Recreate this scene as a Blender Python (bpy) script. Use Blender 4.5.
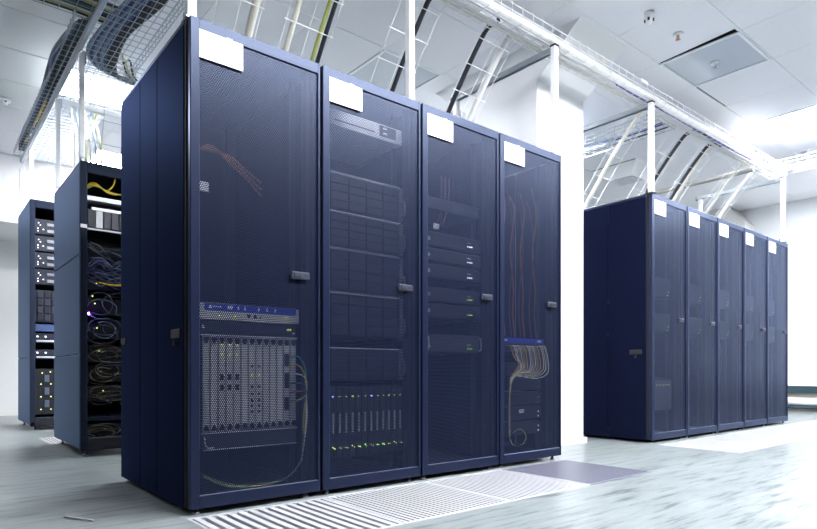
import bpy, bmesh, math, random
from mathutils import Vector, Matrix
random.seed(7)
for o in list(bpy.data.objects): bpy.data.objects.remove(o, do_unlink=True)
scene = bpy.context.scene
C = scene.collection
PI = math.pi

# ------------------------------------------------------------------ camera
cd = bpy.data.cameras.new('camera'); cam = bpy.data.objects.new('camera', cd); C.objects.link(cam)
cam.location = (2.378, -0.830, 0.579)
cam.rotation_euler = (PI/2, 0, math.radians(50.378))
cd.sensor_width = 36; cd.lens = 26.21; cd.shift_y = 0.1304; cd.clip_start = 0.05
scene.camera = cam
# ------------------------------------------------------------------ world, exposure
w = bpy.data.worlds.new('world'); scene.world = w; w.use_nodes = True
w.node_tree.nodes['Background'].inputs[0].default_value = (0.80, 0.88, 1.0, 1)
w.node_tree.nodes['Background'].inputs[1].default_value = 0.0
scene.view_settings.view_transform = 'Standard'
scene.view_settings.look = 'None'
scene.view_settings.exposure = 1.7
scene.view_settings.gamma = 1.0
scene.view_settings.use_curve_mapping = False
LAMP = 20.0          # emission of the lit ceiling panels

# ------------------------------------------------------------------ materials
MATS = {}
def tint_gloss(nt, b, rough, ior=1.49, col=(0.60, 0.70, 0.95)):
    # satin blue paint: diffuse body under a blue-tinted gloss layer
    L = nt.links; d = nt.nodes.new('ShaderNodeBsdfDiffuse'); gl = nt.nodes.new('ShaderNodeBsdfGlossy'); fr = nt.nodes.new('ShaderNodeFresnel'); mx = nt.nodes.new('ShaderNodeMixShader')
    if b.inputs['Base Color'].links: L.new(b.inputs['Base Color'].links[0].from_socket, d.inputs['Color'])
    else: d.inputs['Color'].default_value = b.inputs['Base Color'].default_value
    gl.inputs['Color'].default_value = (*col, 1); gl.inputs['Roughness'].default_value = rough
    fr.inputs['IOR'].default_value = ior
    L.new(fr.outputs[0], mx.inputs[0]); L.new(d.outputs[0], mx.inputs[1]); L.new(gl.outputs[0], mx.inputs[2])
    L.new(mx.outputs[0], nt.nodes['Material Output'].inputs[0])
    return mx
def mat(name, col, rough=0.5, metal=0.0, spec=0.5, emit=None, es=1.0, coat=0.0, noise=None, bump=None):
    m = bpy.data.materials.new(name); m.use_nodes = True
    nt = m.node_tree; b = nt.nodes['Principled BSDF']
    b.inputs['Base Color'].default_value = (*col, 1)
    b.inputs['Roughness'].default_value = rough
    b.inputs['Metallic'].default_value = metal
    b.inputs['Specular IOR Level'].default_value = spec
    b.inputs['Coat Weight'].default_value = coat
    if emit:
        b.inputs['Emission Color'].default_value = (*emit, 1); b.inputs['Emission Strength'].default_value = es
    if noise:      # (scale vector, amount)
        tc = nt.nodes.new('ShaderNodeTexCoord'); mp = nt.nodes.new('ShaderNodeMapping')
        mp.inputs['Scale'].default_value = noise[0]
        n = nt.nodes.new('ShaderNodeTexNoise'); n.inputs['Scale'].default_value = 1.0; n.inputs['Detail'].default_value = 5
        r = nt.nodes.new('ShaderNodeMapRange'); a = noise[1]
        r.inputs[3].default_value = 1-a; r.inputs[4].default_value = 1+a
        mx = nt.nodes.new('ShaderNodeVectorMath'); mx.operation = 'SCALE'; mx.inputs[0].default_value = col
        L = nt.links
        L.new(tc.outputs['Object'], mp.inputs[0]); L.new(mp.outputs[0], n.inputs['Vector'])
        L.new(n.outputs['Fac'], r.inputs[0]); L.new(r.outputs[0], mx.inputs['Scale'])
        L.new(mx.outputs[0], b.inputs['Base Color'])
        if bump:
            bp = nt.nodes.new('ShaderNodeBump'); bp.inputs['Strength'].default_value = bump; bp.inputs['Distance'].default_value = 0.002
            L.new(n.outputs['Fac'], bp.inputs['Height']); L.new(bp.outputs[0], b.inputs['Normal'])
    if name in ('paint', 'paint_side'): b.inputs['Specular Tint'].default_value = (0.68, 0.80, 1.0, 1)
    MATS[name] = m
    if name == 'paint': tint_gloss(nt, b, rough)
    if name == 'paint_side': tint_gloss(nt, b, 0.5, 1.06, (0.35, 0.50, 1.0))
    if name == 'rack_grey': tint_gloss(nt, b, 0.45, 1.18, (0.55, 0.70, 1.0))
    return m
mat('paint', (0.006, 0.0092, 0.029), 0.36, 0.0, 0.6, noise=((60, 60, 60), 0.06))
mat('paint_side', (0.0058, 0.0080, 0.023), 0.5, 0.0, 0.008, noise=((8, 8, 8), 0.06))
mat('gasket', (0.008, 0.008, 0.012), 0.6)
mat('inner', (0.014, 0.016, 0.026), 0.5)
mat('rail_metal', (0.30, 0.32, 0.36), 0.4, 0.6)
mat('rack_grey', (0.022, 0.029, 0.050), 0.45, 0.0, 0.3, noise=((9, 9, 9), 0.05))
mat('zinc', (0.86, 0.88, 0.90), 0.4, 0.1, noise=((20, 20, 20), 0.08))
mat('zinc_dark', (0.42, 0.46, 0.50), 0.28, 0.8, noise=((20, 20, 20), 0.12))
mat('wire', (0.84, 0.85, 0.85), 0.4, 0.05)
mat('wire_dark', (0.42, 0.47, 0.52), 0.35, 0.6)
mat('white_plastic', (0.86, 0.87, 0.88), 0.4)
mat('paper', (0.93, 0.94, 0.95), 0.7)
mat('chrome', (0.85, 0.86, 0.88), 0.2, 1.0)
mat('black_plastic', (0.012, 0.013, 0.016), 0.45)
mat('black_cable', (0.018, 0.022, 0.032), 0.5)
mat('blue_cable', (0.050, 0.085, 0.21), 0.5)
mat('steel_blue_cable', (0.22, 0.30, 0.42), 0.5)
mat('slate_cable', (0.10, 0.125, 0.18), 0.5)
mat('dim_olive_cable', (0.16, 0.15, 0.07), 0.5)
mat('teal_cable', (0.03, 0.11, 0.13), 0.5)
mat('white_cable', (0.78, 0.79, 0.78), 0.5)
mat('cream_cable', (0.72, 0.71, 0.62), 0.5)
mat('yellow_cable', (0.75, 0.52, 0.03), 0.45)
mat('olive_cable', (0.42, 0.45, 0.14), 0.5)
mat('green_cable', (0.05, 0.42, 0.30), 0.45)
mat('orange_cable', (0.28, 0.10, 0.035), 0.45)
mat('red_cable', (0.08, 0.026, 0.028), 0.45)
mat('purple_cable', (0.20, 0.20, 0.55), 0.5)
mat('silver', (0.62, 0.65, 0.70), 0.35, 0.3)
mat('card_silver', (0.56, 0.58, 0.60), 0.4, 0.2)
mat('unit_dark', (0.016, 0.020, 0.036), 0.45)
mat('unit_mid', (0.040, 0.047, 0.070), 0.4)
mat('unit_blue', (0.02, 0.06, 0.50), 0.4)
mat('blade_grey', (0.018, 0.022, 0.038), 0.45)
mat('led_green', (0.3, 0.8, 0.1), 0.4, emit=(0.55, 1.0, 0.12), es=0.7)
mat('led_yellow', (0.9, 0.8, 0.2), 0.4, emit=(0.9, 1.0, 0.25), es=0.6)
mat('led_blue', (0.2, 0.3, 1.0), 0.4, emit=(0.25, 0.35, 1.0), es=1.8)
mat('led_violet', (0.4, 0.1, 1.0), 0.4, emit=(0.35, 0.08, 1.0), es=30)
mat('led_white', (0.9, 0.9, 1.0), 0.4, emit=(0.85, 0.9, 1.0), es=1.5)
mat('wall_paint', (0.80, 0.82, 0.84), 0.6, noise=((2, 2, 2), 0.015))
mat('wall_dim', (0.06, 0.065, 0.08), 0.6)  # unseen walls, darkened so the lower doors reflect little light
mat('wall_cream', (0.78, 0.78, 0.74), 0.6, noise=((2, 2, 2), 0.02))
mat('wall_grey', (0.78, 0.79, 0.78), 0.6, noise=((2, 2, 2), 0.02))
mat('column_paint', (0.88, 0.89, 0.90), 0.55, noise=((3, 3, 3), 0.01))
mat('tile_white', (0.85, 0.86, 0.90), 0.6, noise=((40, 40, 40), 0.03))
mat('runner', (0.84, 0.87, 0.90), 0.5)
mat('plenum', (0.02, 0.02, 0.025), 0.8)
mat('slab_dark', (0.10, 0.11, 0.12), 0.8)
mat('grille_white', (0.50, 0.51, 0.53), 0.35, noise=((30, 30, 30), 0.02))
mat('grille_pan', (0.10, 0.105, 0.12), 0.6)
mat('grille_blue', (0.17, 0.175, 0.225), 0.35)
mat('teal_duct', (0.025, 0.055, 0.075), 0.4)
mat('beige', (0.50, 0.49, 0.43), 0.6)
mat('pipe_tan', (0.42, 0.42, 0.40), 0.45, 0.2)
mat('pilaster', (0.62, 0.62, 0.60), 0.6)
mat('lamp', (1, 1, 1), 0.5, emit=(0.95, 0.96, 1.0), es=LAMP)
mat('acrylic', (0.66, 0.71, 0.77), 0.08, 0.0, 0.7, coat=0.6)

def floor_material():
    m = bpy.data.materials.new('vinyl_floor'); m.use_nodes = True; nt = m.node_tree; L = nt.links
    b = nt.nodes['Principled BSDF']; b.inputs['Specular IOR Level'].default_value = 0.4
    geo = nt.nodes.new('ShaderNodeNewGeometry')
    def noise(scale, detail, rough=0.6):
        mp = nt.nodes.new('ShaderNodeMapping'); mp.inputs['Scale'].default_value = scale
        n = nt.nodes.new('ShaderNodeTexNoise'); n.inputs['Scale'].default_value = 1.0
        n.inputs['Detail'].default_value = detail; n.inputs['Roughness'].default_value = rough
        L.new(geo.outputs['Position'], mp.inputs[0]); L.new(mp.outputs[0], n.inputs['Vector']); return n
    n1 = noise((26, 2.6, 1), 6, 0.65); n2 = noise((5, 1.2, 1), 3); n3 = noise((90, 7, 1), 3)
    r1 = nt.nodes.new('ShaderNodeValToRGB')
    e = r1.color_ramp.elements
    e[0].position = 0.36; e[0].color = (0.080, 0.103, 0.104, 1)
    e[1].position = 0.62; e[1].color = (0.262, 0.292, 0.295, 1)
    k = e.new(0.47); k.color = (0.207, 0.236, 0.237, 1)
    L.new(n1.outputs['Fac'], r1.inputs[0])
    mr = nt.nodes.new('ShaderNodeMapRange'); mr.inputs[3].default_value = 0.84; mr.inputs[4].default_value = 1.16
    L.new(n2.outputs['Fac'], mr.inputs[0])
    mr3 = nt.nodes.new('ShaderNodeMapRange'); mr3.inputs[3].default_value = 0.88; mr3.inputs[4].default_value = 1.10
    L.new(n3.outputs['Fac'], mr3.inputs[0])
    mu = nt.nodes.new('ShaderNodeMath'); mu.operation = 'MULTIPLY'
    L.new(mr.outputs[0], mu.inputs[0]); L.new(mr3.outputs[0], mu.inputs[1])
    v = nt.nodes.new('ShaderNodeVectorMath'); v.operation = 'SCALE'
    L.new(r1.outputs[0], v.inputs[0]); L.new(mu.outputs[0], v.inputs['Scale']); L.new(v.outputs[0], b.inputs['Base Color'])
    rr = nt.nodes.new('ShaderNodeMapRange'); rr.inputs[3].default_value = 0.22; rr.inputs[4].default_value = 0.42
    L.new(n1.outputs['Fac'], rr.inputs[0]); L.new(rr.outputs[0], b.inputs['Roughness'])
    MATS['floor'] = m
floor_material()

def perforated_material():
    # painted sheet steel punched with staggered round holes: real openings, rendered as transparency
    m = bpy.data.materials.new('perforated_steel'); m.use_nodes = True; nt = m.node_tree; L = nt.links
    b = nt.nodes['Principled BSDF']
    b.inputs['Base Color'].default_value = (0.0046, 0.0074, 0.024, 1); b.inputs['Specular IOR Level'].default_value = 0.6; b.inputs['Specular Tint'].default_value = (0.66, 0.78, 1, 1); b.inputs['Roughness'].default_value = 0.42
    out = nt.nodes['Material Output']
    tc = nt.nodes.new('ShaderNodeTexCoord'); sp = nt.nodes.new('ShaderNodeSeparateXYZ'); L.new(tc.outputs['Object'], sp.inputs[0])
    def M(op, a, c=None, d=None):
        n = nt.nodes.new('ShaderNodeMath'); n.operation = op
        for i, q in enumerate((a, c, d)):
            if q is None: continue
            if isinstance(q, (int, float)): n.inputs[i].default_value = q
            else: L.new(q, n.inputs[i])
        return n.outputs[0]
    p = 0.0086
    zz = M('DIVIDE', sp.outputs['Z'], p*0.866)
    row = M('FLOOR', zz); odd = M('MULTIPLY', M('MODULO', row, 2.0), 0.5)
    fy = M('SUBTRACT', M('FRACT', M('ADD', M('DIVIDE', sp.outputs['Y'], p), odd)), 0.5)
    fz = M('MULTIPLY', M('SUBTRACT', M('FRACT', zz), 0.5), 0.866)
    d = M('SQRT', M('ADD', M('MULTIPLY', fy, fy), M('MULTIPLY', fz, fz)))
    hole = M('LESS_THAN', d, 0.30)
    t = nt.nodes.new('ShaderNodeBsdfTransparent'); mx = nt.nodes.new('ShaderNodeMixShader')
    tg = tint_gloss(nt, b, 0.37)
    L.new(hole, mx.inputs[0]); L.new(tg.outputs[0], mx.inputs[1]); L.new(t.outputs[0], mx.inputs[2]); L.new(mx.outputs[0], out.inputs[0])
    MATS['perforated'] = m
perforated_material()

# ------------------------------------------------------------------ mesh helpers
class MB:
    def __init__(s): s.v = []; s.f = []; s.sm = []
    def add(s, vs, fs, smooth=False):
        n = len(s.v); s.v += [tuple(p) for p in vs]
        for f in fs: s.f.append([n+i for i in f]); s.sm.append(smooth)
        return s
    def box(s, x0, x1, y0, y1, z0, z1):
        return s.add([(x0,y0,z0),(x1,y0,z0),(x1,y1,z0),(x0,y1,z0),(x0,y0,z1),(x1,y0,z1),(x1,y1,z1),(x0,y1,z1)],
                     [(3,2,1,0),(4,5,6,7),(0,1,5,4),(1,2,6,5),(2,3,7,6),(3,0,4,7)])
    def bbox(s, x0, x1, y0, y1, z0, z1, r=0.004):
        bm = bmesh.new(); bmesh.ops.create_cube(bm, size=1.0)
        for q in bm.verts:
            q.co = Vector(((x0+x1)/2+q.co.x*(x1-x0), (y0+y1)/2+q.co.y*(y1-y0), (z0+z1)/2+q.co.z*(z1-z0)))
        bmesh.ops.bevel(bm, geom=bm.edges[:], offset=r, segments=1, affect='EDGES')
        bm.verts.index_update()
        s.add([q.co[:] for q in bm.verts], [[q.index for q in f.verts] for f in bm.faces]); bm.free()
        return s
    def prism(s, pts, ax, a, b):
        # polygon pts in the plane normal to axis ax, extruded from a to b
        def P(p, t):
            q = list(p); q.insert(ax, t); return q
        n = len(pts)
        return s.add([P(p, a) for p in pts]+[P(p, b) for p in pts],
                     [list(range(n))[::-1], list(range(n, 2*n))]+[(i, (i+1) % n, n+(i+1) % n, n+i) for i in range(n)])
    def tube(s, path, r, seg=6, caps=True):
        pts = [Vector(p) for p in path]; n = len(pts)
        t0 = (pts[1]-pts[0]).normalized()
        u = t0.orthogonal().normalized(); vs = []
        for i, p in enumerate(pts):
            t = (pts[min(i+1, n-1)]-pts[max(i-1, 0)]).normalized()
            u = (u-t*u.dot(t)).normalized(); w_ = t.cross(u)
            for k in range(seg):
                a = 2*PI*k/seg; vs.append(p+(u*math.cos(a)+w_*math.sin(a))*r)
        fs = [(i*seg+k, i*seg+(k+1) % seg, (i+1)*seg+(k+1) % seg, (i+1)*seg+k) for i in range(n-1) for k in range(seg)]
        s.add(vs, fs, seg > 4)
        if caps: s.add(vs[:seg], [list(range(seg))[::-1]]); s.add(vs[-seg:], [list(range(seg))])
        return s
    def rod(s, a, b, r, seg=4): return s.tube([a, b], r, seg)
    def lathe(s, cx, cy, prof, seg=16):
        vs = []; n = len(prof)
        for (r, z) in prof:
            for k in range(seg):
                a = 2*PI*k/seg; vs.append((cx+r*math.cos(a), cy+r*math.sin(a), z))
        fs = [(i*seg+k, i*seg+(k+1) % seg, (i+1)*seg+(k+1) % seg, (i+1)*seg+k) for i in range(n-1) for k in range(seg)]
        return s.add(vs, fs, True)
    def mesh(s, name, off=(0, 0, 0)):
        me = bpy.data.meshes.new(name)
        me.from_pydata([(a-off[0], b-off[1], c-off[2]) for a, b, c in s.v], [], s.f)
        me.polygons.foreach_set('use_smooth', s.sm); me.update()
        bm = bmesh.new(); bm.from_mesh(me); bmesh.ops.recalc_face_normals(bm, faces=bm.faces[:]); bm.to_mesh(me); bm.free()
        return me
    def base(s):
        xs = [p[0] for p in s.v]; ys = [p[1] for p in s.v]; zs = [p[2] for p in s.v]
        return ((min(xs)+max(xs))/2, (min(ys)+max(ys))/2, min(zs))
OFF = {}
def tag(o, label=None, cat=None, group=None, kind=None):
    if label: o['label'] = label
    if cat: o['category'] = cat
    if group: o['group'] = group
    if kind: o['kind'] = kind
    return o
def thing(name, label, cat, loc, group=None):
    o = bpy.data.objects.new(name, None); C.objects.link(o); o.location = loc; o.empty_display_size = 0.1
    OFF[o.name] = tuple(loc); return tag(o, label, cat, group)
def part(name, mb, m, parent, kind=None, label=None):
    off = OFF[parent.name]
    me = mb.mesh(name, off); me.materials.append(MATS[m])
    o = bpy.data.objects.new(name, me); C.objects.link(o); o.parent = parent; OFF[o.name] = off
    return tag(o, label, None, None, kind)
def single(name, mb, m, label=None, cat=None, group=None, kind=None):
    b = mb.base(); me = mb.mesh(name, b); me.materials.append(MATS[m])
    o = bpy.data.objects.new(name, me); C.objects.link(o); o.location = b; OFF[o.name] = b
    return tag(o, label, cat, group, kind)
def struct(name, mb, m, label=None):
    return single(name, mb, m, label, None, None, 'structure')
def piece(name, me, parent, loc, rot=None):
    o = bpy.data.objects.new(name, me); C.objects.link(o); o.parent = parent
    off = OFF[parent.name]; o.location = (loc[0]-off[0], loc[1]-off[1], loc[2]-off[2])
    if rot: o.rotation_euler = rot
    return o
def copy_tree(o, parent=None):
    c = o.copy(); C.objects.link(c); c.parent = parent
    for ch in list(o.children): copy_tree(ch, c)
    return c
def spline(pts, n=8):
    # Catmull-Rom through the points
    P = [Vector(p) for p in pts]; P = [P[0]*2-P[1]]+P+[P[-1]*2-P[-2]]; out = []
    for i in range(1, len(P)-2):
        a, b, c, d = P[i-1:i+3]
        for k in range(n):
            t = k/n
            out.append(0.5*((2*b)+(c-a)*t+(2*a-5*b+4*c-d)*t*t+(3*b-3*c+d-a)*t**3))
    out.append(P[-2]); return out
def cable(name, pts, r, m, label, group=None, cat='cable', n=8, seg=6):
    return single(name, MB().tube(spline(pts, n), r, seg), m, label, cat, group)

# ------------------------------------------------------------------ the room
X0, X1, Y0, Y1, ZC = -6.87, 6.0, -4.3, 8.97, 3.04
floor = struct('floor', MB().box(X0, X1, Y0, Y1, -0.08, -0.03), 'slab_dark', 'pale streaked vinyl raised floor')
ceiling = struct('ceiling', MB().box(X0, X1, Y0, Y1, ZC+0.06, ZC+0.12), 'plenum', 'white suspended panel ceiling')
struct('wall_left', MB().box(X0-0.1, X0, Y0, Y1, -0.08, ZC+0.12), 'wall_grey', 'grey painted wall behind the far left rack')
struct('wall_far', MB().box(X0-0.1, X1+0.1, Y1, Y1+0.1, -0.08, ZC+0.12), 'wall_paint', 'white wall at the end of the cabinet row')
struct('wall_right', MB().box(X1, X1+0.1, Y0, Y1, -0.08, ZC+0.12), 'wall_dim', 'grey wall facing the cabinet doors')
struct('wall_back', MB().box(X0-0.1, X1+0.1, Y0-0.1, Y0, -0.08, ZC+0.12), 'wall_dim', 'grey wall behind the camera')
struct('baseboard_left', MB().box(X0, X0+0.012, Y0, Y1, 0.0, 0.05), 'wall_cream', 'low pale skirting along the left wall')
# soffit on the left wall
struct('soffit', MB().box(X0, -5.72, -2.5, 4.5, 2.27, ZC), 'column_paint', 'white bulkhead box under the ceiling on the left wall')

# floor tiles, 0.61 m raised floor
T = 0.61; FX, FY = 0.03, -0.015
grille_cells = {}
for k in range(4): grille_cells[(0, k)] = 'row1'
for k in range(6, 12): grille_cells[(0, k)] = 'row2'
grille_cells[(-6, 0)] = 'left'
tm = MB().box(0.0002, T-0.0002, 0.0002, T-0.0002, -0.03, 0.0).mesh('floor_tile'); tm.materials.append(MATS['floor'])
edge_cells = []
for i in range(-12, 9):
    for j in range(-8, 15):
        a, b = FX+i*T, FY+j*T
        if (i, j) in grille_cells: continue
        if a > X1 or b > Y1 or a+T < X0 or b+T < Y0: continue
        if a < X0 or b < Y0 or a+T > X1 or b+T > Y1 or i > 4 or (j < -3) :
            edge_cells.append((max(a, X0), min(a+T, X1), max(b, Y0), min(b+T, Y1))); continue
        piece('floor_tile', tm, floor, (a, b, 0))
mb = MB()
for (a, a2, b, b2) in edge_cells: mb.box(a+0.0006, a2-0.0006, b+0.0006, b2-0.0006, -0.03, 0.0)
part('floor_tiles', mb, 'floor', floor, 'stuff')

# perforated floor grilles
def grille(i, j, n, m, label, group, separate=True, pan='grille_pan', bar=0.56):
    a, b = FX+i*T, FY+j*T
    t = thing('floor_grille', label, 'floor grille', (a+T/2, b+T/2, -0.03), group)
    part('pan', MB().box(a+0.001, a+T-0.001, b+0.001, b+T-0.001, -0.03, -0.016), pan, t)
    e = 0.022
    mb = MB()
    mb.box(a+0.001, a+e, b+0.001, b+T-0.001, -0.016, 0.001); mb.box(a+T-e, a+T-0.001, b+0.001, b+T-0.001, -0.016, 0.001)
    mb.box(a+e, a+T-e, b+0.001, b+0.012, -0.016, 0.001); mb.box(a+e, a+T-e, b+T-0.012, b+T-0.001, -0.016, 0.001)
    part('rim', mb, m, t)
    p = (T-0.024)/n; wd = p*bar
    if separate:
        sm = MB().box(0, T-2*e, 0, wd, -0.014, 0.0).mesh('slat'); sm.materials.append(MATS[m])
        for k in range(n): piece('slat', sm, t, (a+e, b+0.012+k*p+(p-wd)/2, 0))
    else:
        mb = MB()
        for k in range(n):
            y = b+0.012+k*p+(p-wd)/2; mb.box(a+e, a+T-e, y, y+wd, -0.014, 0.0)
        part('slats', mb, m, t, 'stuff')
    return t
grille(0, 0, 13, 'grille_white', 'white floor grille with wide slats in front of the nearest cabinet', 'floor grilles along the near row', bar=0.54)
grille(0, 1, 22, 'grille_white', 'white fine-slatted floor grille in front of the second near cabinet', 'floor grilles along the near row', bar=0.5)
grille(0, 2, 22, 'grille_white', 'white fine-slatted floor grille in front of the third near cabinet', 'floor grilles along the near row', bar=0.5)
grille(0, 3, 22, 'grille_blue', 'blue-grey floor grille at the end of the near cabinet row', 'floor grilles along the near row', bar=0.62)
od = ['first', 'second', 'third', 'fourth', 'fifth', 'sixth']
for k in range(6):
    grille(0, 6+k, 22, 'grille_white', 'white floor grille, %s from the column, along the far cabinet row' % od[k], 'floor grilles along the far row', separate=(k < 2), bar=0.5)
grille(-6, 0, 22, 'grille_white', 'white floor grille between the two open racks on the left', None, bar=0.5)

# ceiling tiles and runners
CXo, CYo = -0.02, 3.76
lights = {(0, 3), (0, 6), (-6, -6), (-6, -3), (-6, 0), (-9, -5), (-9, -1), (2, -6), (2, -4), (2, -2), (2, 0), (2, 2), (2, 4), (2, 6), (-3, 0), (-6, -9), (-4, -2), (-4, -4), (2, -5), (2, -3)}  # unseen aisle lights shape the door sheen; some behind cabinets added to brighten column
panes = {(0, 0), (-3, -3)}
diffs = {(-3, 3)}
lights -= diffs; lights -= panes  # unseen light before the racks is added to brighten the left floor
g = 0.0012
ct = MB().box(g, T-g, g, T-g, 0.0, 0.018).mesh('ceiling_tile'); ct.materials.append(MATS['tile_white'])
ctg = MB().prism([(g, g), (T-g, g), (T-g, T-0.034), (g, T-0.010)], 2, 0.0, 0.018).mesh('ceiling_tile'); ctg.materials.append(MATS['tile_white'])
cts = MB().box(0.022, T-g, g, T-g, 0.0, 0.018).mesh('ceiling_tile'); cts.materials.append(MATS['tile_white'])
edge = []
ix = range(-12, 10); jx = range(-14, 10)
for i in ix:
    for j in jx:
        a, b = CXo+i*T, CYo+j*T
        if a > X1 or b > Y1 or a+T < X0 or b+T < Y0: continue
        if (i, j) in lights or (i, j) in panes or (i, j) in diffs: continue
        if a < X0 or b < Y0 or a+T > X1 or b+T > Y1 or i > 3 or j < -8:
            edge.append((max(a, X0), min(a+T, X1), max(b, Y0), min(b+T, Y1))); continue
        me = ct; rot = None
        if (i, j) == (0, -1): me = ctg; rot = (0, math.radians(-1.0), 0)
        if (i, j) == (0, 1): me = cts
        if (i, j) == (-1, -1) or (i, j) == (0, -2): me = ct
        piece('ceiling_tile', me, ceiling, (a, b, ZC+(0.004 if rot is None else 0.002)), rot)
mb = MB()
for (a, a2, b, b2) in edge: mb.box(a+g, a2-g, b+g, b2-g, ZC+0.004, ZC+0.022)
part('ceiling_tiles', mb, 'tile_white', ceiling, 'stuff')
rm = MB().box(-0.011, 0.011, Y0, Y1, 0.0, 0.003).mesh('runner'); rm.materials.append(MATS['runner'])
for i in range(-11, 9): piece('runner', rm, ceiling, (CXo+i*T, 0, ZC))

def light_label(i, j):
    d = {(0, 3): 'lit square ceiling light over the far cabinet row', (0, 6): 'lit square ceiling light near the end wall',
         (-6, -6): 'bright square ceiling light above the open racks on the left'}
    return d.get((i, j))
for (i, j) in sorted(lights):
    a, b = CXo+i*T, CYo+j*T
    if a < X0+0.05 or b < Y0+0.05 or a+T > X1-0.05 or b+T > Y1-0.05: continue
    lb = light_label(i, j)
    if not lb and i == 2: lb = 'unseen lit square light over the front aisle, %s along it from the camera end' % (od+['seventh', 'eighth', 'ninth', 'tenth'])[sorted(q_[1] for q_ in lights if q_[0] == 2).index(j)]
    if not lb: lb = 'unseen lit square ceiling light %.1f m off the left wall, %s' % (a-X0, 'before the racks' if j < -6 else 'level with the column' if j > -3 else 'behind the near cabinets')
    t = thing('ceiling_light', lb, 'ceiling light', (a+T/2, b+T/2, ZC), 'lit ceiling lights')
    mb = MB(); e = 0.018
    mb.box(a+g, a+e, b+g, b+T-g, ZC-0.002, ZC+0.03).box(a+T-e, a+T-g, b+g, b+T-g, ZC-0.002, ZC+0.03)
    mb.box(a+e, a+T-e, b+g, b+e, ZC-0.002, ZC+0.03).box(a+e, a+T-e, b+T-e, b+T-g, ZC-0.002, ZC+0.03)
    part('frame', mb, 'runner', t)
    part('diffuser', MB().box(a+e, a+T-e, b+e, b+T-e, ZC+0.003, ZC+0.012), 'lamp', t)
for (i, j) in sorted(panes):
    a, b = CXo+i*T, CYo+j*T
    lb = 'unlit glossy acrylic ceiling panel over the gap between the cabinet rows' if (i, j) == (0, 0) else 'unlit blue-grey glossy ceiling panel behind the near cabinets'
    t = thing('ceiling_panel', lb, 'ceiling panel', (a+T/2, b+T/2, ZC), 'unlit acrylic ceiling panels')
    mb = MB(); e = 0.022
    mb.box(a+g, a+e, b+g, b+T-g, ZC-0.006, ZC+0.003).box(a+T-e, a+T-g, b+g, b+T-g, ZC-0.006, ZC+0.003)
    mb.box(a+e, a+T-e, b+g, b+e, ZC-0.006, ZC+0.003).box(a+e, a+T-e, b+T-e, b+T-g, ZC-0.006, ZC+0.003)
    part('frame', mb, 'runner', t)
    part('pane', MB().box(a+e, a+T-e, b+e, b+T-e, ZC+0.004, ZC+0.012), 'acrylic', t)
# square air diffuser
a, b = CXo-3*T, CYo+3*T
t = thing('air_diffuser', 'white square ceiling air diffuser seen beneath the cable trays', 'air diffuser', (a+T/2, b+T/2, ZC-0.13))
def pyr(x0, x1, y0, y1, d, z0, z1):
    return MB().add([(x0+d,y0+d,z0),(x1-d,y0+d,z0),(x1-d,y1-d,z0),(x0+d,y1-d,z0),(x0,y0,z1),(x1,y0,z1),(x1,y1,z1),(x0,y1,z1)],
                    [(3,2,1,0),(4,5,6,7),(0,1,5,4),(1,2,6,5),(2,3,7,6),(3,0,4,7)])
part('hood', pyr(a+0.01, a+T-0.01, b+0.01, b+T-0.01, 0.13, ZC-0.12, ZC), 'white_plastic', t)
mb = MB()
for k in range(5): mb.box(a+0.15, a+T-0.15, b+0.16+k*0.06, b+0.19+k*0.06, ZC-0.13, ZC-0.12)
part('louvre', mb, 'silver', t)
# smoke detectors and sprinkler heads
def detector(x, y, label, r, m, h):
    t = thing('smoke_detector', label, 'smoke detector', (x, y, ZC-h), None)
    part('base', MB().lathe(x, y, [(0.0, ZC), (r, ZC), (r, ZC-h*0.35), (r*0.8, ZC-h*0.45), (0.0, ZC-h*0.45)], 20), m, t)
    part('head', MB().lathe(x, y, [(r*0.7, ZC-h*0.4), (r*0.7, ZC-h*0.75), (r*0.45, ZC-h), (0.0, ZC-h)], 20), m, t)
    mb = MB()
    for k in range(4):
        c, s_ = math.cos(k*PI/2+0.4)*r*0.7, math.sin(k*PI/2+0.4)*r*0.7
        mb.box(x+c-0.006, x+c+0.006, y+s_-0.006, y+s_+0.006, ZC-h*0.72, ZC-h*0.5)
    part('slot', mb, 'black_plastic', t)
detector(0.284, 3.05, 'white round smoke detector on the ceiling nearest the column capital', 0.035, 'white_plastic', 0.085)
detector(0.06, 6.85, 'small white smoke detector on the ceiling beyond the lit panel', 0.03, 'white_plastic', 0.05)
detector(-4.107, -0.224, 'white round smoke detector on the ceiling at far left', 0.06, 'white_plastic', 0.05)
def sprinkler(x, y, label, m='chrome'):
    t = thing('sprinkler_head', label, 'sprinkler', (x, y, ZC-0.05))
    part('rosette', MB().lathe(x, y, [(0.0, ZC), (0.036, ZC), (0.036, ZC-0.006), (0.0, ZC-0.008)], 18), 'white_plastic', t)
    part('stem', MB().lathe(x, y, [(0.010, ZC-0.006), (0.010, ZC-0.035), (0.018, ZC-0.04), (0.0, ZC-0.043)], 12), m, t)
mat('copper', (0.75, 0.45, 0.36), 0.35, 0.5)
sprinkler(0.285, 3.46, 'copper sprinkler head on the ceiling beside the acrylic panel', 'copper')
sprinkler(0.278, 4.083, 'white and chrome sprinkler head in the middle of the acrylic panel')

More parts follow.
